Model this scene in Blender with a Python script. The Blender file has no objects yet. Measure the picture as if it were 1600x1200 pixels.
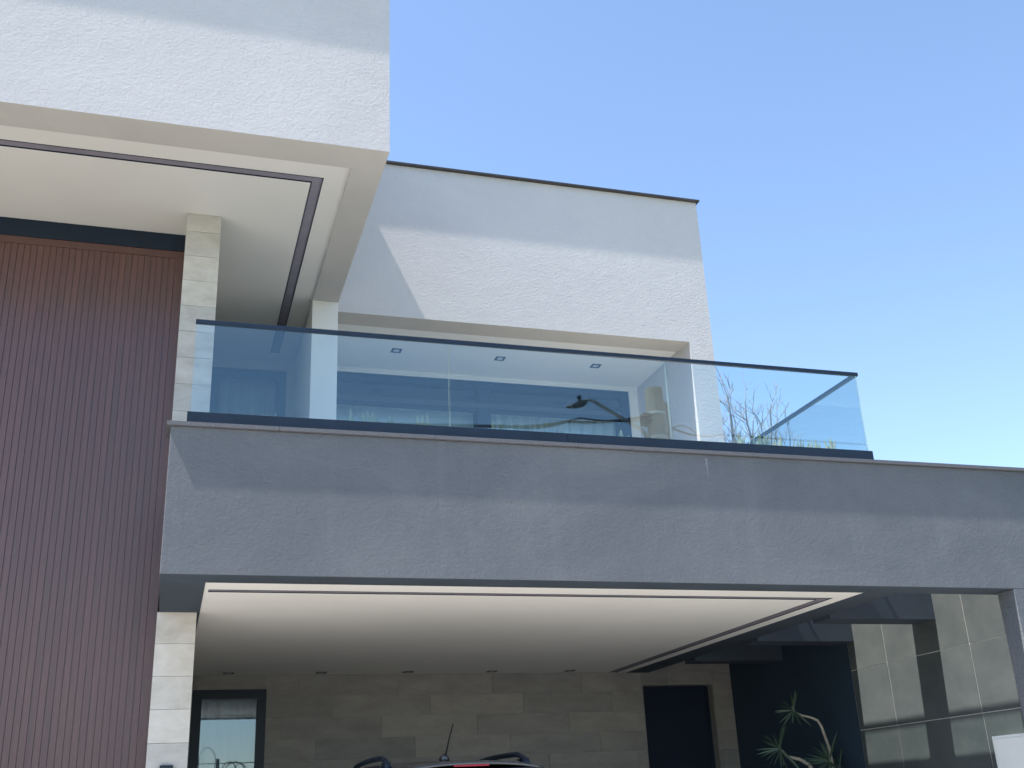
import bpy, bmesh, math, random
from mathutils import Vector, Matrix, Quaternion
random.seed(7)
scene = bpy.context.scene
C = scene.collection
ZC = 1.5                     # eye height; builders below take heights measured from the eye

# ------------------------------------------------------------------ camera
cam_d = bpy.data.cameras.new('camera')
cam_d.sensor_width = 36.0
cam_d.lens = 1702.97 / 1600 * 36.0
cam_d.clip_end = 3000
cam = bpy.data.objects.new('camera', cam_d)
C.objects.link(cam)
Rc = ((0.95664075, -0.2880982, -0.0428708),
      (0.06756163, 0.36265214, -0.92947235),
      (0.2833265, 0.88627471, 0.3663922))
rt, dn, fw = (Vector(r) for r in Rc)
M = Matrix((rt, -dn, -fw)).transposed().to_4x4()
M.translation = Vector((0, 0, ZC))
cam.matrix_world = M
scene.camera = cam

# ------------------------------------------------------------------ world, sun, exposure
world = bpy.data.worlds.new('World')
scene.world = world
world.use_nodes = True
wn, wl = world.node_tree.nodes, world.node_tree.links
sky = wn.new('ShaderNodeTexSky')
sky.sky_type = 'NISHITA'
sky.sun_disc = False
SUN = Vector((-0.477, -0.060, 1.0)).normalized()
sky.sun_elevation = math.asin(SUN.z)
sky.sun_rotation = math.atan2(SUN.x, SUN.y) % (2 * math.pi)
sky.air_density = 1.0
sky.dust_density = 0.3
sky.ozone_density = 1.7
wl.new(sky.outputs[0], wn['Background'].inputs[0])
wn['Background'].inputs[1].default_value = 0.14
sun_d = bpy.data.lights.new('sun', 'SUN')
sun_d.energy = 5.0
sun_d.angle = math.radians(0.53)
sun_d.color = (1.0, 0.96, 0.90)
sun_o = bpy.data.objects.new('sun', sun_d)
C.objects.link(sun_o)
sun_o.rotation_euler = SUN.to_track_quat('Z', 'Y').to_euler()
sun_o.location = (-20, -5, 40)
vs = scene.view_settings
vs.view_transform = 'Standard'
vs.look = 'None'
vs.gamma = 1
vs.use_curve_mapping = False
vs.exposure = 1.12
scene.cycles.max_bounces = 12
scene.cycles.diffuse_bounces = 6
scene.cycles.transparent_max_bounces = 16

# ------------------------------------------------------------------ materials
MATS = {}
def mat(name):
    m = bpy.data.materials.new(name)
    m.use_nodes = True
    MATS[name] = m
    n, l = m.node_tree.nodes, m.node_tree.links
    return m, n, l, n['Principled BSDF']

def node(n, t, **kw):
    x = n.new(t)
    for k, v in kw.items():
        if k in x.inputs.keys():
            x.inputs[k].default_value = v
        else:
            setattr(x, k, v)
    return x

def pos_map(n, l, scale=(1, 1, 1)):
    g = n.new('ShaderNodeNewGeometry')
    mp = n.new('ShaderNodeMapping')
    mp.inputs['Scale'].default_value = scale
    l.new(g.outputs['Position'], mp.inputs['Vector'])
    return mp.outputs[0]

def noise(n, l, vec, scale, detail=4, rough=0.55, dist=0.0):
    t = n.new('ShaderNodeTexNoise')
    t.inputs['Scale'].default_value = scale
    t.inputs['Detail'].default_value = detail
    t.inputs['Roughness'].default_value = rough
    t.inputs['Distortion'].default_value = dist
    l.new(vec, t.inputs['Vector'])
    return t.outputs['Fac']

def ramp(n, l, fac, stops):
    r = n.new('ShaderNodeValToRGB')
    e = r.color_ramp.elements
    while len(e) < len(stops):
        e.new(0.5)
    for i, (p, c) in enumerate(stops):
        e[i].position = p
        e[i].color = (*c, 1) if len(c) == 3 else c
    l.new(fac, r.inputs[0])
    return r.outputs[0]

def mixc(n, l, fac, a, b, mode='MIX'):
    x = n.new('ShaderNodeMix')
    x.data_type = 'RGBA'
    x.blend_type = mode
    for s, v in ((0, fac), (6, a), (7, b)):
        if hasattr(v, 'is_linked') or hasattr(v, 'links'):
            l.new(v, x.inputs[s])
        elif s == 0:
            x.inputs[s].default_value = v
        else:
            x.inputs[s].default_value = (*v, 1)
    return x.outputs[2]

def math_(n, l, op, a, b=None, clamp=False):
    x = n.new('ShaderNodeMath')
    x.operation = op
    x.use_clamp = clamp
    for i, v in enumerate((a, b)):
        if v is None:
            continue
        if isinstance(v, (int, float)):
            x.inputs[i].default_value = v
        else:
            l.new(v, x.inputs[i])
    return x.outputs[0]

def bump(n, l, h, strength, dist, bs, nrm=None):
    b = n.new('ShaderNodeBump')
    b.inputs['Strength'].default_value = strength
    b.inputs['Distance'].default_value = dist
    l.new(h, b.inputs['Height'])
    if nrm is not None:
        l.new(nrm, b.inputs['Normal'])
    l.new(b.outputs[0], bs.inputs['Normal'])
    return b.outputs[0]

def drip(n, l, x, z, length, w):
    g = n.new('ShaderNodeNewGeometry')
    sx = n.new('ShaderNodeSeparateXYZ'); l.new(g.outputs['Position'], sx.inputs[0])
    wob = noise(n, l, pos_map(n, l, (1, 1, 1)), 25, 3)
    dx = math_(n, l, 'ADD', math_(n, l, 'SUBTRACT', sx.outputs[0], x), math_(n, l, 'MULTIPLY', math_(n, l, 'SUBTRACT', wob, 0.5), 0.03))
    ax = math_(n, l, 'SUBTRACT', 1.0, math_(n, l, 'DIVIDE', math_(n, l, 'ABSOLUTE', dx), w), True)
    dz = math_(n, l, 'DIVIDE', math_(n, l, 'SUBTRACT', z, sx.outputs[2]), length)
    fz = math_(n, l, 'MULTIPLY', math_(n, l, 'GREATER_THAN', dz, 0.0), math_(n, l, 'SUBTRACT', 1.0, dz, True))
    return math_(n, l, 'MULTIPLY', math_(n, l, 'MULTIPLY', ax, fz), 0.55)

def stucco(name, c1, c2, c3, bdist, streak=0.0, drips=()):
    m, n, l, b = mat(name)
    v = pos_map(n, l, (0.75, 0.75, 1.15))
    big = noise(n, l, v, 0.9, 6, 0.62, 0.6)
    col = ramp(n, l, big, [(0.30, c1), (0.52, c2), (0.75, c3)])
    fine = noise(n, l, v, 60, 3, 0.6)
    col = mixc(n, l, math_(n, l, 'MULTIPLY', fine, 0.16), col, tuple(x * 0.55 for x in c2))
    if streak:
        vv = pos_map(n, l, (9.0, 9.0, 0.5))
        st = ramp(n, l, noise(n, l, vv, 1.0, 5, 0.6), [(0.52, (0, 0, 0)), (0.78, (1, 1, 1))])
        g = n.new('ShaderNodeSeparateColor')
        l.new(st, g.inputs[0])
        col = mixc(n, l, math_(n, l, 'MULTIPLY', g.outputs[0], streak), col, tuple(min(1, x * 1.7) for x in c3))
    for dx, dz, dl in drips:      # lime runs below the coping joints
        col = mixc(n, l, drip(n, l, dx, dz + ZC, dl, 0.014), col, (0.42, 0.43, 0.44))
    l.new(col, b.inputs['Base Color'])
    b.inputs['Roughness'].default_value = 0.92
    b.inputs['Specular IOR Level'].default_value = 0.2
    # sprayed grains: pebbly lumps, sand and a little trowel drift
    v2 = pos_map(n, l, (1, 1, 1.12))
    h1 = noise(n, l, v2, 36, 5, 0.68)
    h1 = math_(n, l, 'POWER', h1, 2.0)
    h2 = noise(n, l, v2, 7, 3, 0.5)
    h3 = noise(n, l, pos_map(n, l, (1.0, 1.0, 3.0)), 12, 4, 0.6, 0.5)
    h = math_(n, l, 'ADD', h1, math_(n, l, 'ADD', math_(n, l, 'MULTIPLY', h2, 0.5), math_(n, l, 'MULTIPLY', h3, 0.35)))
    bump(n, l, h, 1.0, bdist, b)
    return m

def plain(name, c, rough=0.6, var=0.08, scale=3.0, metal=0.0, spec=0.5, bdist=0.0, bscale=80):
    m, n, l, b = mat(name)
    v = pos_map(n, l)
    f = noise(n, l, v, scale, 5, 0.6)
    col = ramp(n, l, f, [(0.3, tuple(x * (1 - var) for x in c)), (0.7, tuple(min(1, x * (1 + var)) for x in c))])
    l.new(col, b.inputs['Base Color'])
    b.inputs['Roughness'].default_value = rough
    b.inputs['Metallic'].default_value = metal
    b.inputs['Specular IOR Level'].default_value = spec
    if bdist:
        bump(n, l, noise(n, l, v, bscale, 3), 1.0, bdist, b)
    return m

stucco('white_stucco', (0.585, 0.56, 0.555), (0.62, 0.592, 0.583), (0.65, 0.622, 0.61), 0.0105)
stucco('grey_stucco', (0.124, 0.134, 0.149), (0.148, 0.157, 0.172), (0.180, 0.187, 0.199), 0.013, 0.07, ((4.478, 2.885, 0.20),))
plain('taupe_paint', (0.46, 0.435, 0.40), 0.85, 0.05, 2.0)
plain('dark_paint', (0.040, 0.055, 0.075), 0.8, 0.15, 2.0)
plain('gypsum', (0.80, 0.775, 0.73), 0.9, 0.025, 1.2)
plain('soffit_paint', (0.66, 0.635, 0.585), 0.9, 0.025, 1.2)
plain('inner_paint', (0.72, 0.71, 0.68), 0.9, 0.03, 1.0)
plain('dark_metal', (0.008, 0.018, 0.036), 0.4, 0.15, 6.0, 0.0, 0.35)
plain('slot_metal', (0.21, 0.195, 0.225), 0.55, 0.1, 4.0)
plain('flashing', (0.085, 0.075, 0.072), 0.45, 0.2, 4.0, 0.6)
plain('granite', (0.115, 0.112, 0.12), 0.55, 0.3, 70.0)
plain('shade_navy', (0.022, 0.045, 0.075), 0.7, 0.1, 2.0)  # deep shade at the side wall's far end, given as a colour
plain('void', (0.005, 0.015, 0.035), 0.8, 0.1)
plain('grout', (0.58, 0.57, 0.54), 0.95, 0.08, 20)
plain('asphalt', (0.055, 0.055, 0.057), 0.9, 0.25, 40, bdist=0.004)
plain('paving', (0.50, 0.475, 0.43), 0.85, 0.12, 5, bdist=0.001)
plain('garage_floor', (0.30, 0.29, 0.27), 0.5, 0.1, 5)
plain('soil', (0.05, 0.035, 0.025), 0.95, 0.3, 20, bdist=0.01)
plain('grass', (0.06, 0.09, 0.03), 0.9, 0.3, 10, bdist=0.02)
plain('porcelain_floor', (0.74, 0.70, 0.63), 0.5, 0.05, 3)
plain('white_enamel', (0.88, 0.88, 0.85), 0.4, 0.04, 3)
plain('pier_paint', (0.78, 0.765, 0.73), 0.9, 0.03, 1.0)
plain('curtain_cloth', (0.68, 0.68, 0.66), 0.9, 0.05, 4)
plain('lens', (0.55, 0.55, 0.52), 0.3, 0.02)
plain('concrete', (0.33, 0.31, 0.27), 0.9, 0.2, 4, bdist=0.002)
plain('galvanised', (0.35, 0.36, 0.37), 0.45, 0.1, 8, 0.7)
plain('rubber', (0.02, 0.02, 0.022), 0.7, 0.1)
plain('twig_bark', (0.27, 0.245, 0.24), 0.9, 0.2, 12)
plain('bark', (0.16, 0.13, 0.11), 0.9, 0.3, 12, bdist=0.004)
plain('pale_stem', (0.42, 0.37, 0.29), 0.8, 0.2, 30, bdist=0.001)
plain('car_paint', (0.10, 0.103, 0.11), 0.25, 0.02, 1, 0.6)
plain('car_glass', (0.01, 0.012, 0.015), 0.05, 0.0, 1)
plain('red_lens', (0.32, 0.006, 0.03), 0.2, 0.05, 20)
plain('chrome', (0.6, 0.6, 0.6), 0.2, 0.02, 1, 1.0)

def leafmat(name, c1, c2):
    m, n, l, b = mat(name)
    oi = n.new('ShaderNodeObjectInfo')
    v = pos_map(n, l)
    f = math_(n, l, 'ADD', math_(n, l, 'MULTIPLY', noise(n, l, v, 6, 3), 0.6), math_(n, l, 'MULTIPLY', oi.outputs['Random'], 0.4))
    l.new(ramp(n, l, f, [(0.25, c1), (0.75, c2)]), b.inputs['Base Color'])
    b.inputs['Roughness'].default_value = 0.45
    return m
leafmat('yucca_leaf', (0.03, 0.065, 0.038), (0.075, 0.12, 0.08))
leafmat('planter_leaf', (0.14, 0.18, 0.09), (0.44, 0.46, 0.29))

def wood():
    m, n, l, b = mat('slat_wood')
    oi = n.new('ShaderNodeObjectInfo')
    g = n.new('ShaderNodeNewGeometry')
    off = n.new('ShaderNodeVectorMath'); off.operation = 'SCALE'
    cb = n.new('ShaderNodeCombineXYZ')
    l.new(math_(n, l, 'MULTIPLY', oi.outputs['Random'], 37.0), cb.inputs[2])
    tone = ramp(n, l, oi.outputs['Random'], [(0.0, (0.91, 0.91, 0.91)), (1.0, (1.09, 1.08, 1.07))])
    ad = n.new('ShaderNodeVectorMath'); ad.operation = 'ADD'
    l.new(g.outputs['Position'], ad.inputs[0]); l.new(cb.outputs[0], ad.inputs[1])
    mp = n.new('ShaderNodeMapping'); mp.inputs['Scale'].default_value = (40, 40, 1.2)
    l.new(ad.outputs[0], mp.inputs[0])
    f = noise(n, l, mp.outputs[0], 1.0, 6, 0.65, 1.2)
    col = ramp(n, l, f, [(0.25, (0.050, 0.017, 0.013)), (0.5, (0.088, 0.030, 0.022)), (0.8, (0.135, 0.052, 0.038))])
    v = pos_map(n, l, (0.6, 0.6, 0.35))
    big = noise(n, l, v, 1.3, 3)
    col = mixc(n, l, math_(n, l, 'MULTIPLY', big, 0.5), col, (0.098, 0.042, 0.036))
    col = mixc(n, l, 1.0, col, tone, 'MULTIPLY')
    l.new(col, b.inputs['Base Color'])
    b.inputs['Roughness'].default_value = 0.4
    b.inputs['Coat Weight'].default_value = 0.8
    b.inputs['Coat Roughness'].default_value = 0.3
    b.inputs['Coat IOR'].default_value = 1.55
    bump(n, l, f, 0.4, 0.0015, b)
wood()

def stone(name, cs, vsc, dark):
    m, n, l, b = mat(name)
    oi = n.new('ShaderNodeObjectInfo')
    g = n.new('ShaderNodeNewGeometry')
    cb = n.new('ShaderNodeCombineXYZ')
    r = math_(n, l, 'MULTIPLY', oi.outputs['Random'], 53.0)
    l.new(r, cb.inputs[0]); l.new(r, cb.inputs[2])
    ad = n.new('ShaderNodeVectorMath'); ad.operation = 'ADD'
    l.new(g.outputs['Position'], ad.inputs[0]); l.new(cb.outputs[0], ad.inputs[1])
    mp = n.new('ShaderNodeMapping'); mp.inputs['Scale'].default_value = vsc
    l.new(ad.outputs[0], mp.inputs[0])
    f = noise(n, l, mp.outputs[0], 1.6, 8, 0.68, 0.25)
    col = ramp(n, l, f, [(0.28, cs[0]), (0.5, cs[1]), (0.72, cs[2])])
    tone = ramp(n, l, oi.outputs['Random'], [(0.0, (dark, dark, dark)), (0.5, (0.95, 0.94, 0.93)), (1.0, (1.08, 1.05, 1.0))])
    col = mixc(n, l, 1.0, col, tone, 'MULTIPLY')
    l.new(col, b.inputs['Base Color'])
    b.inputs['Roughness'].default_value = 0.6
    bump(n, l, f, 0.5, 0.003, b)
stone('travertine', ((0.43, 0.395, 0.345), (0.54, 0.51, 0.465), (0.62, 0.595, 0.56)), (2.4, 2.4, 4.0), 0.86)
stone('wall_stone', ((0.215, 0.208, 0.195), (0.285, 0.275, 0.258), (0.35, 0.338, 0.315)), (1.2, 1.2, 3.0), 0.84)
stone('slate_tile', ((0.057, 0.069, 0.071), (0.077, 0.090, 0.092), (0.098, 0.111, 0.111)), (1.2, 1.2, 1.6), 0.92)

def glass(name, tint, refl, ior):
    m, n, l, b = mat(name)
    n.remove(b)
    out = n['Material Output']
    t = n.new('ShaderNodeBsdfTransparent'); t.inputs[0].default_value = (*tint, 1)
    g = n.new('ShaderNodeBsdfGlossy'); g.inputs['Roughness'].default_value = 0.0
    g.inputs[0].default_value = (*refl, 1)
    fr = n.new('ShaderNodeFresnel')
    # both faces of a thin pane reflect alike: the node would otherwise treat the far face as glass-to-air
    geo = n.new('ShaderNodeNewGeometry')
    mr = n.new('ShaderNodeMapRange')
    mr.inputs[3].default_value = ior; mr.inputs[4].default_value = 1 / ior
    l.new(geo.outputs['Backfacing'], mr.inputs[0]); l.new(mr.outputs[0], fr.inputs[0])
    mx = n.new('ShaderNodeMixShader')
    l.new(fr.outputs[0], mx.inputs[0]); l.new(t.outputs[0], mx.inputs[1]); l.new(g.outputs[0], mx.inputs[2])
    l.new(mx.outputs[0], out.inputs[0])
glass('rail_glass', (0.905, 0.950, 0.950), (0.70, 0.90, 0.98), 1.85)
glass('window_glass', (0.80, 0.87, 0.90), (0.85, 0.93, 1.0), 1.45)
glass('garage_glass', (0.75, 0.82, 0.86), (0.82, 0.92, 1.0), 2.0)
plain('glass_edge', (0.50, 0.66, 0.70), 0.2, 0.02)

# ------------------------------------------------------------------ mesh helpers
ORG = {}
class MB:
    def __init__(s):
        s.v, s.f, s.mi = [], [], []
    def quad_box(s, p, mi=0):
        b = len(s.v); s.v += p
        for q in ((0, 3, 2, 1), (4, 5, 6, 7), (0, 1, 5, 4), (1, 2, 6, 5), (2, 3, 7, 6), (3, 0, 4, 7)):
            s.f.append(tuple(b + i for i in q)); s.mi.append(mi)
    def box(s, x0, x1, y0, y1, z0, z1, mi=0):
        s.quad_box([(x0, y0, z0), (x1, y0, z0), (x1, y1, z0), (x0, y1, z0), (x0, y0, z1), (x1, y0, z1), (x1, y1, z1), (x0, y1, z1)], mi)
        return s
    def tube(s, path, rad, n=6, mi=0, cap=True):
        path = [Vector(p) for p in path]
        if not isinstance(rad, (list, tuple)):
            rad = [rad] * len(path)
        b = len(s.v)
        up = None
        for i, p in enumerate(path):
            d = (path[min(i + 1, len(path) - 1)] - path[max(i - 1, 0)]).normalized()
            if up is None:
                up = Vector((0, 0, 1)) if abs(d.z) < 0.9 else Vector((1, 0, 0))
            a = d.cross(up).normalized()
            c = a.cross(d).normalized(); up = c
            for k in range(n):
                t = 2 * math.pi * k / n
                s.v.append(tuple(p + (a * math.cos(t) + c * math.sin(t)) * rad[i]))
        for i in range(len(path) - 1):
            for k in range(n):
                s.f.append((b + i * n + k, b + i * n + (k + 1) % n, b + (i + 1) * n + (k + 1) % n, b + (i + 1) * n + k)); s.mi.append(mi)
        if cap:
            s.f.append(tuple(b + k for k in range(n - 1, -1, -1))); s.mi.append(mi)
            e = b + (len(path) - 1) * n
            s.f.append(tuple(e + k for k in range(n))); s.mi.append(mi)
        return s
    def loft(s, rings, mi=0, cap=True):
        b = len(s.v); n = len(rings[0])
        for r in rings:
            s.v += [tuple(p) for p in r]
        for i in range(len(rings) - 1):
            for k in range(n):
                s.f.append((b + i * n + k, b + i * n + (k + 1) % n, b + (i + 1) * n + (k + 1) % n, b + (i + 1) * n + k)); s.mi.append(mi)
        if cap:
            s.f.append(tuple(b + k for k in range(n - 1, -1, -1))); s.mi.append(mi)
            e = b + (len(rings) - 1) * n
            s.f.append(tuple(e + k for k in range(n))); s.mi.append(mi)
        return s
    def build(s, name, mats, parent=None, bevel=0, smooth=False, rel=True, seg=2):
        """Vertices come in metres with z measured from the eye; the object's origin is put at its own middle."""
        if isinstance(mats, str):
            mats = [mats]
        dz = ZC if rel else 0
        vs_ = [Vector((x, y, z + dz)) for x, y, z in s.v]
        lo = Vector([min(v[i] for v in vs_) for i in range(3)]); hi = Vector([max(v[i] for v in vs_) for i in range(3)])
        c = (lo + hi) / 2; c.z = lo.z
        me = bpy.data.meshes.new(name)
        me.from_pydata([tuple(v - c) for v in vs_], [], s.f)
        for m in mats:
            me.materials.append(MATS[m])
        for p, i in zip(me.polygons, s.mi):
            p.material_index = i
            p.use_smooth = smooth
        bm = bmesh.new(); bm.from_mesh(me)
        bmesh.ops.recalc_face_normals(bm, faces=bm.faces)
        bm.to_mesh(me); bm.free()
        o = bpy.data.objects.new(name, me)
        C.objects.link(o)
        place(o, c, parent)
        if bevel:
            md = o.modifiers.new('edge', 'BEVEL'); md.width = bevel; md.segments = seg; md.limit_method = 'ANGLE'; md.angle_limit = math.radians(40)
        return o

def place(o, world_loc, parent=None):
    ORG[o] = Vector(world_loc)
    if parent is not None:
        o.parent = parent
        o.location = Vector(world_loc) - ORG[parent]
    else:
        o.location = world_loc

def box(name, m, parent, x0, x1, y0, y1, z0, z1, bevel=0.0, **k):
    return MB().box(x0, x1, y0, y1, z0, z1).build(name, m, parent, bevel, **k)

def tag(o, label=None, cat=None, group=None, kind=None):
    for k, v in (('label', label), ('category', cat), ('group', group), ('kind', kind)):
        if v:
            o[k] = v
    return o

def thing(name, label, cat, loc, group=None):
    o = bpy.data.objects.new(name, None)
    C.objects.link(o)
    o.empty_display_size = 0.2
    place(o, (loc[0], loc[1], loc[2] + ZC))
    return tag(o, label, cat, group)

PIECES = {}
def piece(name, m, parent, x0, x1, y0, y1, z0, z1, key=None):
    """a box whose mesh is shared by every piece of the same size and material"""
    d = tuple(round(q, 3) for q in (x1 - x0, y1 - y0, z1 - z0))
    k = (name, m) + d
    c = Vector(((x0 + x1) / 2, (y0 + y1) / 2, z0 + ZC))
    if k not in PIECES:
        o = MB().box(x0, x1, y0, y1, z0, z1).build(name, m, parent)
        PIECES[k] = o.data
        return o
    o = bpy.data.objects.new(name, PIECES[k]); C.objects.link(o)
    place(o, c, parent)
    return o

def struct(o):
    return tag(o, kind='structure')

FL = -1.13       # garage floor, from the eye

# ------------------------------------------------------------------ ground
struct(box('ground', 'grass', None, -900, 900, -900, 1500, -1.9, -1.54))
struct(box('road', 'asphalt', None, -300, 300, -8.0, -1.6, -1.6, -1.515))
pv = MB(); pv.box(-60, 60, -1.6, 1.6, -1.7, -1.385); pv.build('pavement', 'paving', None, 0.02)['kind'] = 'structure'
struct(box('far_pavement', 'paving', None, -60, 60, -9.6, -8.0, -1.7, -1.385, 0.02))
dr = MB()
dr.quad_box([(-9, 1.6, -2), (9, 1.6, -2), (9, 8.39, -2), (-9, 8.39, -2), (-9, 1.6, -1.39), (9, 1.6, -1.39), (9, 8.39, FL), (-9, 8.39, FL)])
struct(dr.build('driveway', 'paving'))
struct(box('garage_slab', 'garage_floor', None, -9, 8.3, 8.39, 15, -2, FL))

# ------------------------------------------------------------------ house: walls and slabs
house = thing('house', 'modern white and grey house with overhanging upper storey, tall wooden door and open garage', 'house', (0.5, 12, FL))
H = house
B = 0.012
XL = -8.0
# upper left storey
up = MB()
up.box(XL, 1.62, 8.432, 8.785, 5.704, 7.70)
up.box(1.32, 1.62, 8.785, 11.658, 5.704, 7.70)
up.box(XL, 1.32, 8.785, 17.0, 5.765, 5.95)
up.box(XL, 1.30, 11.66, 17.0, 5.95, 7.70)
upper = up.build('upper_wall', ['white_stucco'], H)
# the faces under the overhang are smooth taupe paint
def paint_down(o, m, zmax):
    o.data.materials.append(MATS[m])
    for p in o.data.polygons:
        if p.normal.z < -0.9 and (o.data.vertices[p.vertices[0]].co.z + ORG[o].z - ZC) < zmax:
            p.material_index = len(o.data.materials) - 1
paint_down(upper, 'taupe_paint', 5.72)
fl = MB()
fl.box(XL, 1.65, 8.377, 8.75, 7.70, 7.722); fl.box(1.30, 1.65, 8.75, 11.605, 7.70, 7.722)
fl.build('roof_flashing', 'flashing', upper)
# soffit with a recessed dark slot
S = 5.730
sf = MB()
sf.box(XL, 1.32, 8.785, 9.05, S, 5.765)
sf.box(1.095, 1.32, 9.05, 13.7, S, 5.765)
sf.box(XL, 0.992, 9.15, 10.455, S, 5.765)
sf.box(-0.12, 0.992, 10.455, 13.7, S, 5.765)
sf.box(0.992, 1.095, 13.40, 13.7, S, 5.765)
soffit = sf.build('soffit', 'soffit_paint', H)
ch = MB(); ch.box(XL, 1.095, 9.051, 9.149, S + 0.008, S + 0.023); ch.box(0.993, 1.094, 9.149, 13.399, S + 0.008, S + 0.023)
ch.build('light_slot', 'slot_metal', soffit)
lp = MB()
lp.box(XL, 1.095, 9.046, 9.054, S - 0.003, S + 0.03); lp.box(XL, 0.996, 9.146, 9.153, S - 0.003, S + 0.03)
lp.box(0.988, 0.996, 9.153, 13.40, S - 0.003, S + 0.03); lp.box(1.091, 1.099, 9.046, 13.40, S - 0.003, S + 0.03)
lp.build('slot_lip', 'dark_metal', soffit)

# rear block
rw = MB()
rw.box(1.301, 1.62, 11.66, 12.0, 5.704, 7.70)
rw.box(1.62, 6.165, 11.66, 12.0, 5.585, 7.70)
rw.box(6.165, 6.50, 11.66, 17.0, 2.9, 7.70)
pr = MB(); pr.box(1.32, 1.62, 11.66, 13.70, 2.9, 5.7035); pr.build('pier', 'pier_paint', H)
rear = rw.build('rear_wall', ['white_stucco'], H)
paint_down(rear, 'taupe_paint', 5.6)
fl = MB(); fl.box(1.302, 6.53, 11.605, 12.0, 7.70, 7.722); fl.box(6.2, 6.53, 12.0, 17.0, 7.70, 7.722)
fl.build('roof_flashing', 'flashing', rear)
sh = MB()
sh.box(XL, 6.49, 16.9, 17.1, FL - .2, 7.69)
sh.box(1.31, 6.165, 12.0, 16.9, 7.3, 7.6)
sh.box(XL, XL + .2, 8.8, 16.9, FL - .2, 5.70)
sh.build('outer_shell', 'inner_paint', H)
room = MB()
room.box(1.62, 6.165, 12.0, 13.40, 5.612, 5.66)
room.box(1.62, 6.165, 13.40, 13.6, 5.555, 5.70)
room.box(6.03, 6.165, 13.40, 13.6, 2.9, 5.555)
room.box(1.621, 6.164, 13.385, 13.40, 5.575, 5.612)
room.build('terrace_ceiling', 'inner_paint', H)
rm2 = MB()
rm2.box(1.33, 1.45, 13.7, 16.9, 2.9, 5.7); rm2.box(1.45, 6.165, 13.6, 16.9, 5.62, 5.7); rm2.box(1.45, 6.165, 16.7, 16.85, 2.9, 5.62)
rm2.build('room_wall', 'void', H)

# garage beam, stub, slab
gb = MB()
gb.box(-0.115, 8.3, 8.40, 8.70, 1.759, 2.921)
gb.box(-0.115, 0.225, 8.70, 14.6, 1.759, 2.90)
gb.box(7.523, 8.3, 8.40, 8.622, FL, 1.759)
beam = gb.build('garage_beam', ['grey_stucco'], H, 0.006)
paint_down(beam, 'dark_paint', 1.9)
sl = MB()
sl.box(0.225, 6.125, 8.70, 14.9, 1.81, 2.90)
sl.box(6.125, 6.45, 8.70, 14.7, 1.761, 2.90)
sl.box(6.45, 7.74, 9.83, 10.163, 1.720, 2.90)
sl.box(6.45, 7.74, 11.355, 11.68, 1.720, 2.90)
sl.box(6.45, 7.74, 11.68, 15.0, 2.30, 2.90)
sl.box(6.45, 7.74, 13.0, 13.3, 1.720, 2.30)
sl.build('carport_slab', 'dark_paint', H)
G = 1.768
gc = MB()
gc.box(0.225, 6.125, 8.70, 9.01, G, 1.81)
gc.box(0.225, 0.258, 9.01, 9.105, G, 1.81)
gc.box(5.965, 6.125, 9.01, 14.65, G, 1.81)
gc.box(0.225, 5.845, 9.105, 14.65, G, 1.81)
gceil = gc.build('garage_ceiling', 'gypsum', H)
ch = MB(); ch.box(0.259, 5.964, 9.011, 9.104, G + .004, G + .02); ch.box(5.846, 5.964, 9.104, 14.64, G + .004, G + .02)
ch.build('light_slot', 'slot_metal', gceil)
lp = MB()
lp.box(0.258, 5.968, 9.006, 9.014, G - .002, G + .03); lp.box(0.258, 5.846, 9.102, 9.109, G - .002, G + .03)
lp.box(5.842, 5.849, 9.109, 14.64, G - .002, G + .03); lp.box(5.961, 5.968, 9.014, 14.64, G - .002, G + .03)
lp.build('slot_lip', 'dark_metal', gceil)
# coping stones
x = -0.145
for w in (0.86, 1.27, 1.27, 0.50, 1.18, 1.27, 1.27, 0.83):
    piece('coping_stone', 'granite', H, x, x + w - 0.004, 8.37, 8.72, 2.921, 2.953)
    x += w
box('balcony_floor', 'porcelain_floor', H, 0.2, 6.5, 8.72, 13.4, 2.901, 2.915)

# stone-clad pillar
core = MB()
core.box(-0.118, 0.188, 10.005, 14.6, FL, 1.757); core.box(-0.118, 0.188, 10.005, 13.7, 2.90, 5.729)
pillar = core.build('pillar', 'grout', H)
def col_tiles(z0, z1, h, first):
    z = z1
    k = 0
    while z > z0 + 0.02:
        hh = first if k == 0 and first else h
        lo = max(z - hh, z0)
        yo = random.uniform(-0.0015, 0.0015)
        piece('tile', 'travertine', pillar, -0.131, 0.199, 9.988 + yo, 10.005, lo + 0.003, z)
        z = lo; k += 1
col_tiles(FL, 1.757, 0.272, 0.272)
col_tiles(2.955, 5.727, 0.272, 0.20)
pl_side = MB(); pl_side.box(0.188, 0.1995, 10.006, 14.6, FL, 1.757); pl_side.box(0.188, 0.1995, 10.006, 13.7, 2.9, 5.728)
pl_side.build('side_cladding', 'travertine', pillar)

# tall wooden door with narrow vertical slats
door = box('entrance_door', 'slat_wood', H, -2.9, -0.225, 10.475, 10.56, FL, 5.455)
piece('header', 'dark_metal', H, -2.9, -0.133, 10.452, 10.60, 5.540, 5.729)
piece('top_rail', 'slat_wood', door, -2.9, -0.135, 10.462, 10.53, 5.458, 5.538)
piece('jamb', 'slat_wood', door, -0.2225, -0.135, 10.455, 10.56, FL, 5.456)
x = -0.226
while x > -2.85:
    piece('slat', 'slat_wood', door, x - 0.0535, x, 10.458 + random.uniform(-.0008, .0008), 10.476, FL + 0.02, 5.452)
    x -= 0.0595
lw = MB(); lw.box(XL, -2.9, 10.44, 10.6, FL, 5.729)
lw.build('side_wall', 'white_stucco', H)

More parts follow.
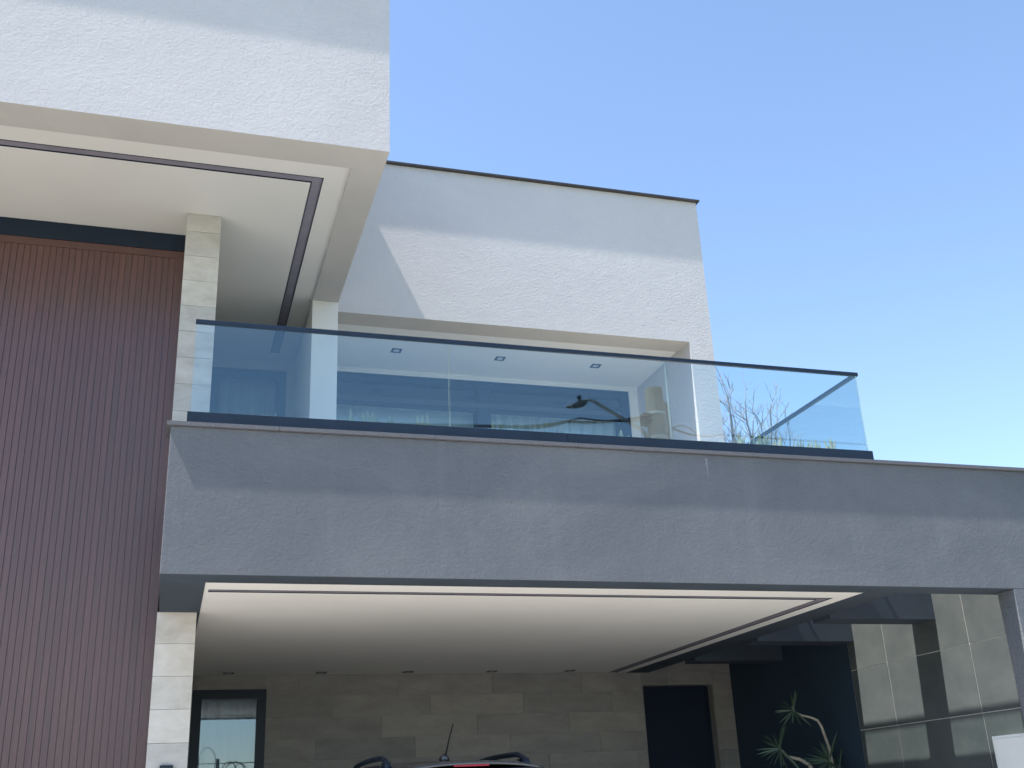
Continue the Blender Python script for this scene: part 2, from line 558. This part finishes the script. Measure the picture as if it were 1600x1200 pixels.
# upper windows
def window(parent, x0, x1, z0, z1, y, fw, mullions=(), transoms=(), gl='window_glass'):
    fr = MB()
    fr.box(x0, x1, y - .03, y + .05, z1 - fw, z1); fr.box(x0, x0 + fw, y - .03, y + .05, z0, z1 - fw); fr.box(x1 - fw, x1, y - .03, y + .05, z0, z1 - fw)
    f = fr.build('window', 'dark_metal', parent)
    piece('pane', gl, f, x0 + fw, x1 - fw, y, y + .01, z0, z1 - fw)
    for a, b in mullions:
        piece('mullion', 'dark_metal', f, a, b, y - .025, y + .045, z0, z1 - fw - .001)
    for a, b in transoms:
        piece('transom', 'dark_metal', f, x0 + fw + .001, x1 - fw - .001, y - .022, y + .04, a, b)
    return f
ub = MB(); ub.box(0.2, 1.32, 13.70, 13.85, 5.62, 5.76); ub.box(1.235, 1.32, 13.701, 13.85, 2.9, 5.62); ub.box(0.2, 0.26, 13.7, 13.85, 2.9, 5.62)
ub.box(XL + .2, 1.44, 15.5, 15.6, 2.9, 5.9)
ub.build('balcony_wall', 'taupe_paint', H)
window(H, 0.26, 1.235, 2.9, 5.62, 13.76, 0.13)
tw = window(H, 1.62, 6.03, 2.9, 5.555, 13.45, 0.12, mullions=((3.79, 3.97),), transoms=((5.11, 5.165),))
piece('blind_box', 'dark_metal', tw, 1.75, 5.90, 13.50, 13.60, 5.166, 5.435)
hb = MB(); hb.box(1.742, 5.908, 13.422, 13.445, 5.165, 5.235); hb.build('track', 'dark_paint', tw)

def curtain(name, x0, x1, z0, z1, y, amp, per, label, cloth='curtain_cloth'):
    m = MB(); n = int((x1 - x0) / per * 8)
    ph = random.random() * 6
    pts = []
    for i in range(n + 1):
        t = i / n; xx = x0 + (x1 - x0) * t
        pts.append((xx, y + amp * math.sin(2 * math.pi * (xx - x0) / per + ph + 1.3 * math.sin(xx * 3.1)) * (0.6 + 0.4 * math.sin(xx * 1.7))))
    rings = []
    for (xx, yy) in pts:
        rings.append([(xx, yy, z0), (xx, yy + .004, z0), (xx, yy + .004, z1), (xx, yy, z1)])
    m.loft(rings)
    o = m.build(name, cloth, None, smooth=False)
    return tag(o, label, 'curtain', 'curtains behind the windows')
curtain('curtain', 3.98, 5.9, 2.95, 5.6, 13.68, 0.045, 0.17, 'pale folded curtain behind the right terrace window pane')
curtain('curtain', 1.74, 3.8, 2.95, 5.6, 13.72, 0.012, 0.4, 'flat grey sheer curtain behind the left terrace window pane')
curtain('curtain', 0.26, 1.2, 2.95, 5.6, 13.95, 0.03, 0.16, 'dim sheer curtain behind the small balcony window beside the pillar')
curtain('curtain', -0.6, 1.15, FL + .05, 1.5, 14.95, 0.03, 0.15, 'dark curtain hanging behind the garage window next to the stone pillar')

# ------------------------------------------------------------------ garage back wall of stone tiles
YB = 14.50
bw = MB()
bw.box(0.2, 0.30, YB + .012, YB + .2, FL, 2.6)
bw.box(0.30, 1.20, YB + .012, YB + .2, 1.596, 2.6)
bw.box(1.20, 6.335, YB + .012, YB + .2, FL, 2.6)
bw.box(6.335, 7.43, YB + .012, YB + .2, 1.60, 2.6)
bw.box(7.43, 7.74, YB + .012, YB + .2, FL, 2.6)
bw.box(-7, 7.74, 16.6, 16.8, FL, 2.6)
back = bw.build('back_wall', 'grout', H)
def segs(x0, x1, cuts, xj):
    out = [(x0, x1)]
    for a, b in cuts:
        nx = []
        for p, q in out:
            if b <= p or a >= q: nx.append((p, q)); continue
            if a > p: nx.append((p, a))
            if b < q: nx.append((b, q))
        out = nx
    r = []
    for p, q in out:
        s = p
        for j in xj:
            if s + .04 < j < q - .04:
                r.append((s, j)); s = j
        r.append((s, q))
    return r
openings = ((0.30, 1.20, 1.596), (6.335, 7.43, 1.60))
row = 0; z = 2.03
while z > FL + 0.02:
    zl = max(z - 0.262, FL)
    offs = (0.0, 0.52, 0.95, 0.30, 0.74)[row % 5]
    js = [offs - 0.2 + 1.28 * k for k in range(9)]
    for p, q in segs(0.2, 7.719, (), js):
        rects = [(p, q, zl, z)]
        for a, b, top in openings:
            nx = []
            for (x0, x1, z0, z1) in rects:
                if b <= x0 or a >= x1 or z0 >= top:
                    nx.append((x0, x1, z0, z1)); continue
                if a > x0 + .01: nx.append((x0, a, z0, z1))
                if b < x1 - .01: nx.append((b, x1, z0, z1))
                if z1 > top + .005: nx.append((max(a, x0), min(b, x1), top, z1))
            rects = nx
        yo = random.uniform(-0.002, 0.002)
        for (x0, x1, z0, z1) in rects:
            piece('tile', 'wall_stone', back, x0 + .0015, x1 - .0015, YB + yo, YB + .012, z0 + .0015, z1 - .0015)
    z = zl; row += 1
gwin = window(H, 0.301, 1.199, FL, 1.595, YB + .03, 0.115, gl='garage_glass')
piece('transom', 'dark_metal', gwin, 0.42, 1.102, YB + .01, YB + .06, FL + .3, FL + .36)
rv = MB(); rv.box(7.418, 7.4298, YB + .004, YB + .2, FL, 1.588); rv.box(6.3352, 6.347, YB + .004, YB + .2, FL, 1.588); rv.box(6.3352, 7.4298, YB + .004, YB + .2, 1.588, 1.5998)
rv.build('reveal', 'wall_stone', back)
gd = MB(); gd.box(6.348, 6.40, YB + .15, YB + .2, FL, 1.587); gd.box(7.365, 7.417, YB + .15, YB + .2, FL, 1.587); gd.box(6.40, 7.365, YB + .15, YB + .2, 1.535, 1.587)
gdoor = gd.build('service_door', 'dark_metal', H)
piece('door_leaf', 'void', gdoor, 6.40, 7.365, YB + .16, YB + .19, FL, 1.535)
hd = MB(); hd.tube([(6.50, YB + .16, .0), (6.50, YB + .10, .0), (6.62, YB + .10, .0)], 0.01); hd.build('handle', 'galvanised', gdoor)

# ------------------------------------------------------------------ side boundary wall with slate tiles
bwall = thing('boundary_wall', 'tall side wall of grey slate tiles with pale joints, striped by sun and shade', 'wall', (8.0, 11.6, FL))
box('core', 'grout', bwall, 7.7245, 8.12, 8.63, 15.0, FL - .3, 2.895)
ys = [8.63, 9.385, 10.785, 11.50, 14.495]
box('shade_panel', 'shade_navy', bwall, 7.719, 7.7245, 11.504, 14.495, FL, 2.29)  # shade under the slab put into colour: flat navy sheet replaces the tiles
zs_ = [2.89, 2.07, 1.397, 0.725, 0.052, -0.62, FL]
for i in range(len(ys) - 1):
    for k in range(len(zs_) - 1):
        if ys[i] > 11.4:
            continue
        xo = random.uniform(-.0008, .0008)
        piece('tile', 'slate_tile', bwall, 7.72 + xo, 7.7245, ys[i] + .004, ys[i + 1] - .004, zs_[k + 1] + .004, zs_[k] - .004)

# ------------------------------------------------------------------ glass balustrade
bal = thing('glass_balustrade', 'frameless glass balcony railing with dark top rail and dark base channel on grey beam', 'railing', (3.1, 8.46, 2.953))
bc = MB(); bc.box(0.0, 3.18, 8.430, 8.50, 2.953, 3.060); bc.build('base_channel', 'dark_metal', bal, 0.003)
bc = MB(); bc.box(3.183, 6.262, 8.430, 8.50, 2.953, 3.060); bc.build('base_channel', 'dark_metal', bal, 0.003)
bc = MB(); bc.box(6.20, 6.262, 8.502, 11.655, 2.953, 3.060); bc.build('base_channel', 'dark_metal', bal, 0.003)
hr = MB(); hr.box(0.018, 6.252, 8.440, 8.472, 3.832, 3.868); hr.box(6.218, 6.252, 8.472, 11.655, 3.832, 3.868)
hr.build('handrail', 'dark_metal', bal, 0.003)
def pane(x0, x1, y0, y1):
    m = MB(); m.box(x0, x1, y0, y1, 3.055, 3.836)
    o = m.build('glass_panel', ['rail_glass', 'glass_edge'], bal)
    thin = 0 if (x1 - x0) < (y1 - y0) else 1
    for p in o.data.polygons:
        if abs(p.normal[thin]) < 0.5:
            p.material_index = 1
    return o
pane(0.024, 2.131, 8.450, 8.462); pane(2.140, 4.183, 8.450, 8.462); pane(4.192, 6.228, 8.450, 8.462)
pane(6.228, 6.240, 8.464, 11.65)

# ------------------------------------------------------------------ downlights
def downlight(x, y, z, label, group):
    t = thing('downlight', label, 'ceiling light', (x, y, z), group)
    m = MB(); w, i = 0.065, 0.038
    m.box(x - w, x + w, y - w, y - i, z - .006, z); m.box(x - w, x + w, y + i, y + w, z - .006, z)
    m.box(x - w, x - i, y - i, y + i, z - .006, z); m.box(x + i, x + w, y - i, y + i, z - .006, z)
    m.build('rim', 'dark_metal', t)
    box('lens', 'lens', t, x - i, x + i, y - i, y + i, z - .003, z - .001)
for x, l in ((2.525, 'square recessed downlight in terrace ceiling, left one seen through the left glass panel'),
             (3.915, 'square recessed downlight in terrace ceiling, middle one of the three'),
             (5.27, 'square recessed downlight in terrace ceiling, the one nearest the right wall')):
    downlight(x, 12.72, 5.612, l, 'square downlights in the terrace ceiling')
for x, l in ((0.71, 'flat garage ceiling light above the garage window'),
             (1.85, 'flat garage ceiling light just right of the garage window'),
             (2.97, 'flat garage ceiling light in the middle of the row of five'),
             (4.10, 'flat garage ceiling light second from the dark service door'),
             (5.20, 'flat garage ceiling light nearest the dark service door')):
    downlight(x, 14.28, G, l, 'ceiling lights along the garage back wall')

# ------------------------------------------------------------------ small fixtures
t = thing('wall_plate', 'small dark box fixed low on the front of the stone pillar', 'intercom', (0.033, 9.97, 0.30))
box('case', 'dark_metal', t, -0.02, 0.086, 9.955, 9.987, 0.30, 0.495, 0.004)
box('face', 'car_glass', t, -0.008, 0.074, 9.952, 9.955, 0.315, 0.48)
t = thing('meter_box', 'white wall cabinet on the slate side wall beside the right garage pillar', 'cabinet', (7.68, 9.0, -0.3))
box('case', 'white_enamel', t, 7.645, 7.719, 8.66, 9.235, -0.30, 0.493, 0.006)
box('door_panel', 'white_enamel', t, 7.632, 7.645, 8.69, 9.205, -0.27, 0.466, 0.004)

# ------------------------------------------------------------------ SUV
suv = thing('parked_suv', 'grey SUV with roof rails and rear aerial parked inside the garage', 'car', (2.44, 11.4, FL))
cx = 2.44
st = [  # y, half width low, belt half, roof half, z bottom, z belt, z roof (from eye)
    (9.28, 0.78, 0.80, 0.58, -0.70, -0.12, 0.300),
    (9.34, 0.86, 0.84, 0.60, -0.78, -0.10, 0.385),
    (9.70, 0.91, 0.89, 0.62, -0.82, -0.08, 0.445),
    (10.3, 0.92, 0.90, 0.64, -0.84, -0.08, 0.485),
    (11.0, 0.92, 0.90, 0.645, -0.84, -0.09, 0.495),
    (11.7, 0.92, 0.90, 0.63, -0.84, -0.11, 0.46),
    (12.2, 0.92, 0.89, 0.60, -0.84, -0.13, 0.33),
    (12.75, 0.91, 0.87, 0.75, -0.82, -0.15, -0.04),
    (13.3, 0.88, 0.84, 0.72, -0.80, -0.22, -0.15),
    (13.7, 0.74, 0.72, 0.62, -0.72, -0.36, -0.28)]
rings = []
for y, wl_, wb, wr, zb, zt, zr in st:
    half = [(wl_ * .9, zb), (wl_, zb + .12), (wl_ * 1.0, (zb + zt) / 2), (wb, zt), ((wb * .45 + wr * .55) + .02, zt + (zr - zt) * .55), (wr + .05, zr - .055), (wr - .03, zr - .018), (wr * .55, zr - .004)]
    rings.append([(cx + a, y, b) for a, b in half] + [(cx, y, zr)] + [(cx - a, y, b) for a, b in reversed(half)])
bo = MB(); bo.loft(rings)
body = bo.build('body', 'car_paint', suv, smooth=True)
md = body.modifiers.new('sub', 'SUBSURF'); md.levels = 2; md.render_levels = 2
sp = MB()
prof = []
for i in range(13):
    u = -1 + 2 * i / 12
    xx = cx + u * 0.615
    zt = 0.418 - 0.052 * abs(u) ** 2.6
    prof.append([(xx, 9.10 + .05 * u * u, zt - .012), (xx, 9.10 + .05 * u * u, zt - .03), (xx, 9.42, zt - .03), (xx, 9.50, zt + .012), (xx, 9.30, zt + .01)])
sp.loft(prof); sp.build('spoiler', 'car_paint', suv, smooth=True)
rl = MB(); rl.box(cx - .17, cx + .13, 9.12, 9.14, 0.374, 0.398); rl.build('brake_light', 'red_lens', suv, .004)
rg = MB(); rg.quad_box([(cx - .62, 9.20, -.06), (cx + .62, 9.20, -.06), (cx + .62, 9.28, -.06), (cx - .62, 9.28, -.06), (cx - .54, 9.14, .355), (cx + .54, 9.14, .355), (cx + .54, 9.25, .355), (cx - .54, 9.25, .355)])
rg.build('rear_window', 'car_glass', suv, .01)
for s in (-1, 1):
    r = MB()
    pth, rad = [], []
    for i in range(15):
        u = i / 14
        y = 9.62 + 1.95 * u
        e = min(1, min(u, 1 - u) / 0.14)
        zz = 0.405 + 0.078 * math.sin(e * math.pi / 2) + 0.025 * math.sin(u * math.pi)
        pth.append((cx + s * 0.615, y, zz)); rad.append(0.024 if 0 < i < 14 else 0.03)
    r.tube(pth, rad, 8)
    for y in (9.63, 9.72, 11.45, 11.56):
        r.box(cx + s * .615 - .022, cx + s * .615 + .022, y, y + .12, 0.37, 0.45)
    r.build('roof_rail', 'dark_metal', suv, smooth=True)
    w = MB(); w.quad_box([(cx + s * .855, 9.75, -.04), (cx + s * .875, 9.75, -.04), (cx + s * .875, 12.3, -.08), (cx + s * .855, 12.3, -.08),
                          (cx + s * .70, 9.85, .33), (cx + s * .72, 9.85, .33), (cx + s * .70, 11.8, .33), (cx + s * .68, 11.8, .33)])
    w.build('side_window', 'car_glass', suv)
    tl = MB(); tl.box(cx + s * .75 - .1, cx + s * .75 + .1, 9.24, 9.40, -.30, -.10); tl.build('tail_light', 'red_lens', suv, .02)
    for y in (10.15, 12.85):
        tp = MB()
        tp.tube([(cx + s * .70, y, FL + .35), (cx + s * .735, y, FL + .35), (cx + s * .89, y, FL + .35), (cx + s * .925, y, FL + .35)], [.32, .35, .35, .32], 28)
        ty = tp.build('wheel', 'rubber', suv)
        rm = MB(); rm.tube([(cx + s * .90, y, FL + .35), (cx + s * .935, y, FL + .35)], [.23, .21], 20); rm.build('rim', 'galvanised', ty)
an = MB(); an.tube([(cx - .005, 10.12, .492), (cx - .002, 10.08, .53), (cx + .02, 10.03, .66), (cx + .045, 9.98, .775)], [.012, .009, .007, .006], 6)
aer = an.build('aerial', 'rubber', suv)
ab = MB(); ab.tube([(cx - .005, 10.14, .478), (cx - .005, 10.12, .505), (cx - .003, 10.1, .52)], [.05, .035, .012], 10); ab.build('aerial_base', 'car_paint', aer, smooth=True)

# ------------------------------------------------------------------ yucca in the shaded corner
yuc = thing('yucca_plant', 'spiky yucca with three leaf rosettes on bare curving stems in the dark garage corner', 'plant', (7.3, 11.9, FL))
def leaf_mesh():
    me = bpy.data.meshes.new('leaf')
    L, W = 1.0, 0.021
    pts = [(0, .5), (.25, .9), (.55, 1.0), (.8, .6), (1.0, .02)]
    v, f = [], []
    for t, w in pts:
        z = -0.16 * t * t
        v += [(t * L, -W * w, z + .012 * w), (t * L, 0, z), (t * L, W * w, z + .012 * w)]
    for i in range(len(pts) - 1):
        a = i * 3
        f += [(a, a + 1, a + 4, a + 3), (a + 1, a + 2, a + 5, a + 4)]
    me.from_pydata(v, [], f); me.materials.append(MATS['yucca_leaf'])
    return me
LM = leaf_mesh()
def rosette(c, r, n, axis):
    ce = MB(); ce.tube([Vector(c) - Vector(axis) * .05, Vector(c) + Vector(axis) * .05], [.02, .015], 6)
    cr = ce.build('crown', 'yucca_leaf', yuc)
    ax = Vector(axis).normalized()
    q0 = ax.to_track_quat('Z', 'Y')
    for i in range(n):
        az = i * 2.39996 + random.uniform(-.2, .2)
        el = math.radians(-50 + 130 * ((i * .618) % 1))
        d = Vector((math.cos(az) * math.cos(el), math.sin(az) * math.cos(el), math.sin(el)))
        d = q0 @ d
        o = bpy.data.objects.new('leaf', LM); C.objects.link(o)
        place(o, (c[0], c[1], c[2] + ZC), cr)
        o.rotation_euler = (d.to_track_quat('X', 'Z') @ Quaternion((1, 0, 0), random.uniform(-1.3, 1.3))).to_euler()
        s = r * random.uniform(.75, 1.1)
        o.scale = (s, min(1, s * 2.2) * .75, s)
rosette((7.06, 11.80, 0.985), 0.25, 34, (-.35, -.25, .9))
rosette((6.77, 11.72, 0.560), 0.29, 40, (-.3, -.3, .9))
rosette((7.36, 11.66, 0.40), 0.33, 40, (-.1, -.2, 1))
rosette((7.62, 11.9, 0.33), 0.26, 24, (.3, -.2, 1))
s_ = MB()
s_.tube([(7.07, 11.80, .965), (7.153, 11.80, .930), (7.27, 11.80, .905), (7.36, 11.80, .870), (7.40, 11.80, .80), (7.462, 11.8, .568), (7.475, 11.8, .36), (7.46, 11.82, 0), (7.40, 11.85, FL)], [.012, .013, .014, .015, .016, .018, .02, .025, .035], 7)
s_.build('stem', 'pale_stem', yuc, smooth=True)
s_ = MB(); s_.tube([(6.79, 11.72, .54), (6.86, 11.72, .47), (7.0, 11.72, .44), (7.13, 11.74, .38), (7.22, 11.76, .25), (7.28, 11.8, -.2), (7.3, 11.85, FL)], [.014, .018, .02, .022, .024, .028, .035], 7)
s_.build('stem', 'pale_stem', yuc, smooth=True)
s_ = MB(); s_.tube([(7.36, 11.66, .38), (7.34, 11.7, .0), (7.33, 11.8, FL)], [.016, .02, .03], 7); s_.build('stem', 'pale_stem', yuc, smooth=True)
s_ = MB(); s_.tube([(7.62, 11.9, .31), (7.58, 11.9, .0), (7.45, 11.88, FL)], [.016, .02, .03], 7); s_.build('stem', 'pale_stem', yuc, smooth=True)
pb = MB(); pb.box(6.70, 7.70, 11.4, 12.3, FL, FL + .16); struct(pb.build('planting_bed', 'soil'))

# ------------------------------------------------------------------ plants along the balcony glass
def spiky(x, y, h, n, spread, label, seed):
    rnd = random.Random(seed)
    t = thing('balcony_plant', label, 'plant', (x, y, 2.915), 'spiky plants behind the balcony glass')
    m = MB()
    for i in range(n):
        az = rnd.uniform(0, 6.283); le = rnd.uniform(.05, 1) * spread
        hh = h * rnd.uniform(.72, 1.05); w = rnd.uniform(.014, .027)
        bx, by = x + rnd.uniform(-.05, .05), y + rnd.uniform(-.03, .03)
        tx, ty = bx + math.cos(az) * le, by + math.sin(az) * le * .4
        rings = []
        for k, (u, ww) in enumerate(((0, .7), (.35, 1), (.7, .8), (1, .06))):
            px, py, pz = bx + (tx - bx) * u ** 1.6, by + (ty - by) * u ** 1.6, 2.915 + hh * (u - .12 * u * u * (le / spread))
            rings.append([(px - w * ww, py, pz), (px, py - w * .35 * ww, pz), (px + w * ww, py, pz), (px, py + w * .35 * ww, pz)])
        m.loft(rings)
    m.build('leaves', 'planter_leaf', t)
PL = [(0.66, .215, 4, .10, 'low sparse plant behind the glass near the stone pillar'),
      (1.36, .27, 6, .10, 'spiky plant behind the glass at the foot of the pale pier'),
      (1.50, .30, 8, .14, 'taller spiky plant with a broad leaf just right of the pale pier'),
      (1.67, .23, 5, .10, 'short tuft right of the taller plant by the pier'),
      (1.96, .29, 6, .10, 'spiky plant with two tall blades left of the first glass joint'),
      (2.60, .22, 6, .10, 'short tuft right of the first glass joint'),
      (3.25, .20, 4, .09, 'very low tuft behind the middle glass panel'),
      (3.84, .24, 6, .12, 'pale tuft behind the middle glass panel left of the second joint'),
      (5.02, .27, 9, .14, 'bright green tuft under the bare tree, next to the rear wall edge'),
      (5.26, .30, 9, .12, 'bright green tuft where the returning handrail meets the base'),
      (5.42, .25, 7, .12, 'low green tuft right of the returning handrail'),
      (5.68, .24, 6, .10, 'green tuft behind the right glass panel, middle of the last three'),
      (5.86, .28, 5, .08, 'upright green blades behind the right end of the glass'),
      (6.02, .33, 6, .08, 'tallest green blades nearest the glass corner')]
for i, (x, h, n, sp_, lab) in enumerate(PL):
    spiky(x, 8.74 + .02 * math.sin(i * 2.1), h + .105, n + 2, sp_, lab, 100 + i)

# ------------------------------------------------------------------ bare tree behind the house
tree = thing('bare_tree', 'leafless tree with fine bare branches rising behind the house', 'tree', (15.0, 26, -1.54))
rnd = random.Random(21)
tr = MB(); tr.tube([(15.0, 26, -1.6), (15.05, 26, 1.5), (14.95, 26.05, 4.2), (15.02, 26, 6.6)], [.26, .21, .17, .14], 10); tr.build('trunk', 'bark', tree, smooth=True)
lim, twg = MB(), MB()
def twig(p, d, L, r, lev):
    n, q, dd, pts = 4, p.copy(), d.copy(), [p]
    for i in range(n):
        dd = (dd + Vector((rnd.gauss(0, .14), rnd.gauss(0, .14), rnd.gauss(.09, .10)))).normalized()
        q = q + dd * L / n; pts.append(q.copy())
    twg.tube(pts, [r * (1 - .55 * i / n) for i in range(n + 1)], 4, cap=False)
    if lev <= 0:
        return
    for k in range(2 + (rnd.random() < .5)):
        side = 1 if (k + lev) % 2 else -1
        a = (dd + Vector((side * rnd.uniform(.25, .75), rnd.gauss(0, .4), rnd.uniform(.0, .35)))).normalized()
        twig(pts[rnd.choice((2, 3, 4))], a, L * rnd.uniform(.55, .85), max(r * .66, .0065), lev - 1)
root = Vector((15.02, 26, 6.5))
for tx, ty, tz in ((14.35, 26.2, 10.2), (14.65, 25.8, 10.75), (14.95, 26.3, 10.95), (15.30, 25.9, 10.65), (15.6, 26.2, 10.2), (15.95, 25.8, 10.45),
                   (16.25, 26.1, 9.95), (16.6, 26.0, 9.75), (14.8, 26.6, 9.9), (15.45, 25.5, 9.85)):
    t = Vector((tx, ty, tz)); pts = []
    for i in range(9):
        u = i / 8
        p = root.lerp(t, u); p.x += (t.x - root.x) * .22 * math.sin(math.pi * u) + rnd.gauss(0, .03)
        p.z -= abs(t.x - root.x) * .25 * math.sin(math.pi * u); p.y += rnd.gauss(0, .03)
        pts.append(p)
    lim.tube(pts, [.07 * (1 - .82 * i / 8) for i in range(9)], 6, cap=False)
    for i in (4, 5, 5, 6, 6, 7, 7, 8):
        d = (pts[min(i + 1, 8)] - pts[i - 1]).normalized()
        side = rnd.choice((-1, 1))
        a = (d + Vector((side * rnd.uniform(.3, .8), rnd.gauss(0, .35), rnd.uniform(0, .3)))).normalized()
        twig(pts[i], a, rnd.uniform(.38, .62), .017, 2)
lim.build('limbs', 'bark', tree); twg.build('twigs', 'twig_bark', tree)

# ------------------------------------------------------------------ street side (seen mirrored in the glass)
pole = thing('utility_pole', 'concrete utility pole at the kerb with cable clamps and a white band', 'utility pole', (8.15, -0.1, -1.385))
pp = MB(); pp.tube([(8.15, -.1, -1.39), (8.15, -.1, 7.12)], [.20, .165], 16); pp.build('post', 'concrete', pole)
cl = MB(); cl.tube([(8.15, -.1, 6.60), (8.15, -.1, 6.65)], .185, 16); cl.tube([(8.15, -.1, 6.14), (8.15, -.1, 6.19)], .19, 16); cl.build('band', 'white_enamel', pole)
cr = MB(); cr.box(7.87, 8.0, -.2, 0, 6.42, 6.62); cr.tube([(8.28, -.1, 6.85), (8.40, -.1, 6.85), (8.40, -.1, 6.2)], .05, 8); cr.box(7.9, 8.42, -.16, -.04, 6.13, 6.2)
cr.build('bracket', 'dark_metal', pole)
lamp = thing('street_lamp', 'street lamp on a long slanting pale arm fixed to the utility pole', 'street lamp', (8.0, .1, 6.0))
la = MB(); la.tube([(8.02, .1, 5.98), (7.74, .1, 6.25), (7.0, .1, 6.66), (6.86, .1, 6.745), (6.76, .1, 6.745), (6.70, .1, 6.71)], [.035, .035, .032, .03, .03, .03], 8); la.build('arm', 'galvanised', lamp, smooth=True)
lh = MB(); lh.tube([(6.74, .1, 6.72), (6.66, .1, 6.68), (6.52, .1, 6.62), (6.36, .1, 6.585)], [.035, .07, .055, .02], 8); lh.build('lamp_head', 'dark_metal', lamp, smooth=True)
lb = MB(); lb.tube([(6.60, .1, 6.70), (6.61, .1, 6.80), (6.61, .1, 6.83)], [.02, .045, .02], 8); lb.build('photocell', 'dark_metal', lamp, smooth=True)
def cable(pts, r, label, nm='overhead_cable', sag=0.0):
    out = []
    for (a, b) in zip(pts[:-1], pts[1:]):
        a, b = Vector(a), Vector(b)
        for i in range(12):
            u = i / 12
            p = a.lerp(b, u); p.z -= sag * 4 * u * (1 - u); out.append(p)
    out.append(Vector(pts[-1]))
    m = MB(); m.tube(out, r, 5)
    return tag(m.build(nm, 'rubber'), label, 'cable', 'overhead street cables')
cable([(8.0, .05, 6.56), (6.34, .05, 6.33), (5.3, .05, 6.17), (-14, .05, 5.7)], .028, 'thick black cable bundle sloping down left from the pole', sag=.06)
cable([(8.0, .12, 6.45), (6.6, .12, 6.39), (5.2, .12, 6.16), (-14, .12, 5.62)], .016, 'thin upper cable beside the thick bundle', sag=.05)
cable([(8.3, -.05, 6.42), (9.4, -.05, 6.3), (26, -.05, 6.5)], .02, 'cable running right from the pole', sag=.1)
lo = [(8.4 + .34 * math.cos(t) + .2, 0.0, 6.05 + .36 * math.sin(t)) for t in [i * 2 * math.pi / 28 for i in range(29)]]
m = MB(); m.tube(lo, .012, 5); tag(m.build('cable_coil', 'rubber'), 'spare cable coiled beside the utility pole', 'cable', 'overhead street cables')
nw = thing('street_wall', 'rendered wall across the street topped with coiled wire', 'wall', (2.5, -12, -1.54))
box('wall_panel', 'inner_paint', nw, -14, 16, -12.2, -12, -1.6, 1.55)
fp = MB(); fp.tube([(1.83, -12.1, 1.5), (1.83, -12.1, 2.20)], .06, 8); fp.tube([(-6, -12.1, 1.5), (-6, -12.1, 2.20)], .06, 8); fp.tube([(9.6, -12.1, 1.5), (9.6, -12.1, 2.20)], .06, 8)
fp.build('fence_post', 'rubber', nw)
fw_ = MB()
for zz in (1.75, 2.05):
    fw_.tube([(-14, -12.1, zz), (16, -12.1, zz)], .014, 5)
fw_.build('fence_wire', 'rubber', nw)
def wire_loop(cx_, cz, rx, rz, rad, a0, a1, dy):
    pts = []
    for i in range(25):
        t = math.radians(a0 + (a1 - a0) * i / 24)
        pts.append((cx_ + rx * math.cos(t) * (1 + .04 * math.sin(3 * t)), -12.1 + dy * i / 24, cz + rz * math.sin(t)))
    m = MB(); m.tube(pts, rad, 5); m.build('wire_coil', 'rubber', nw)
wire_loop(1.47, 2.05, .28, .53, .011, -60, 240, .1)
wire_loop(2.22, 1.75, .24, .34, .018, -30, 200, .1)
wire_loop(2.42, 1.74, .33, .35, .018, -20, 210, -.1)
wire_loop(2.60, 1.72, .22, .30, .014, -40, 180, .1)
wire_loop(.4, 1.8, .3, .4, .014, -40, 220, .1)
wire_loop(3.9, 1.8, .3, .36, .016, -40, 220, .1)
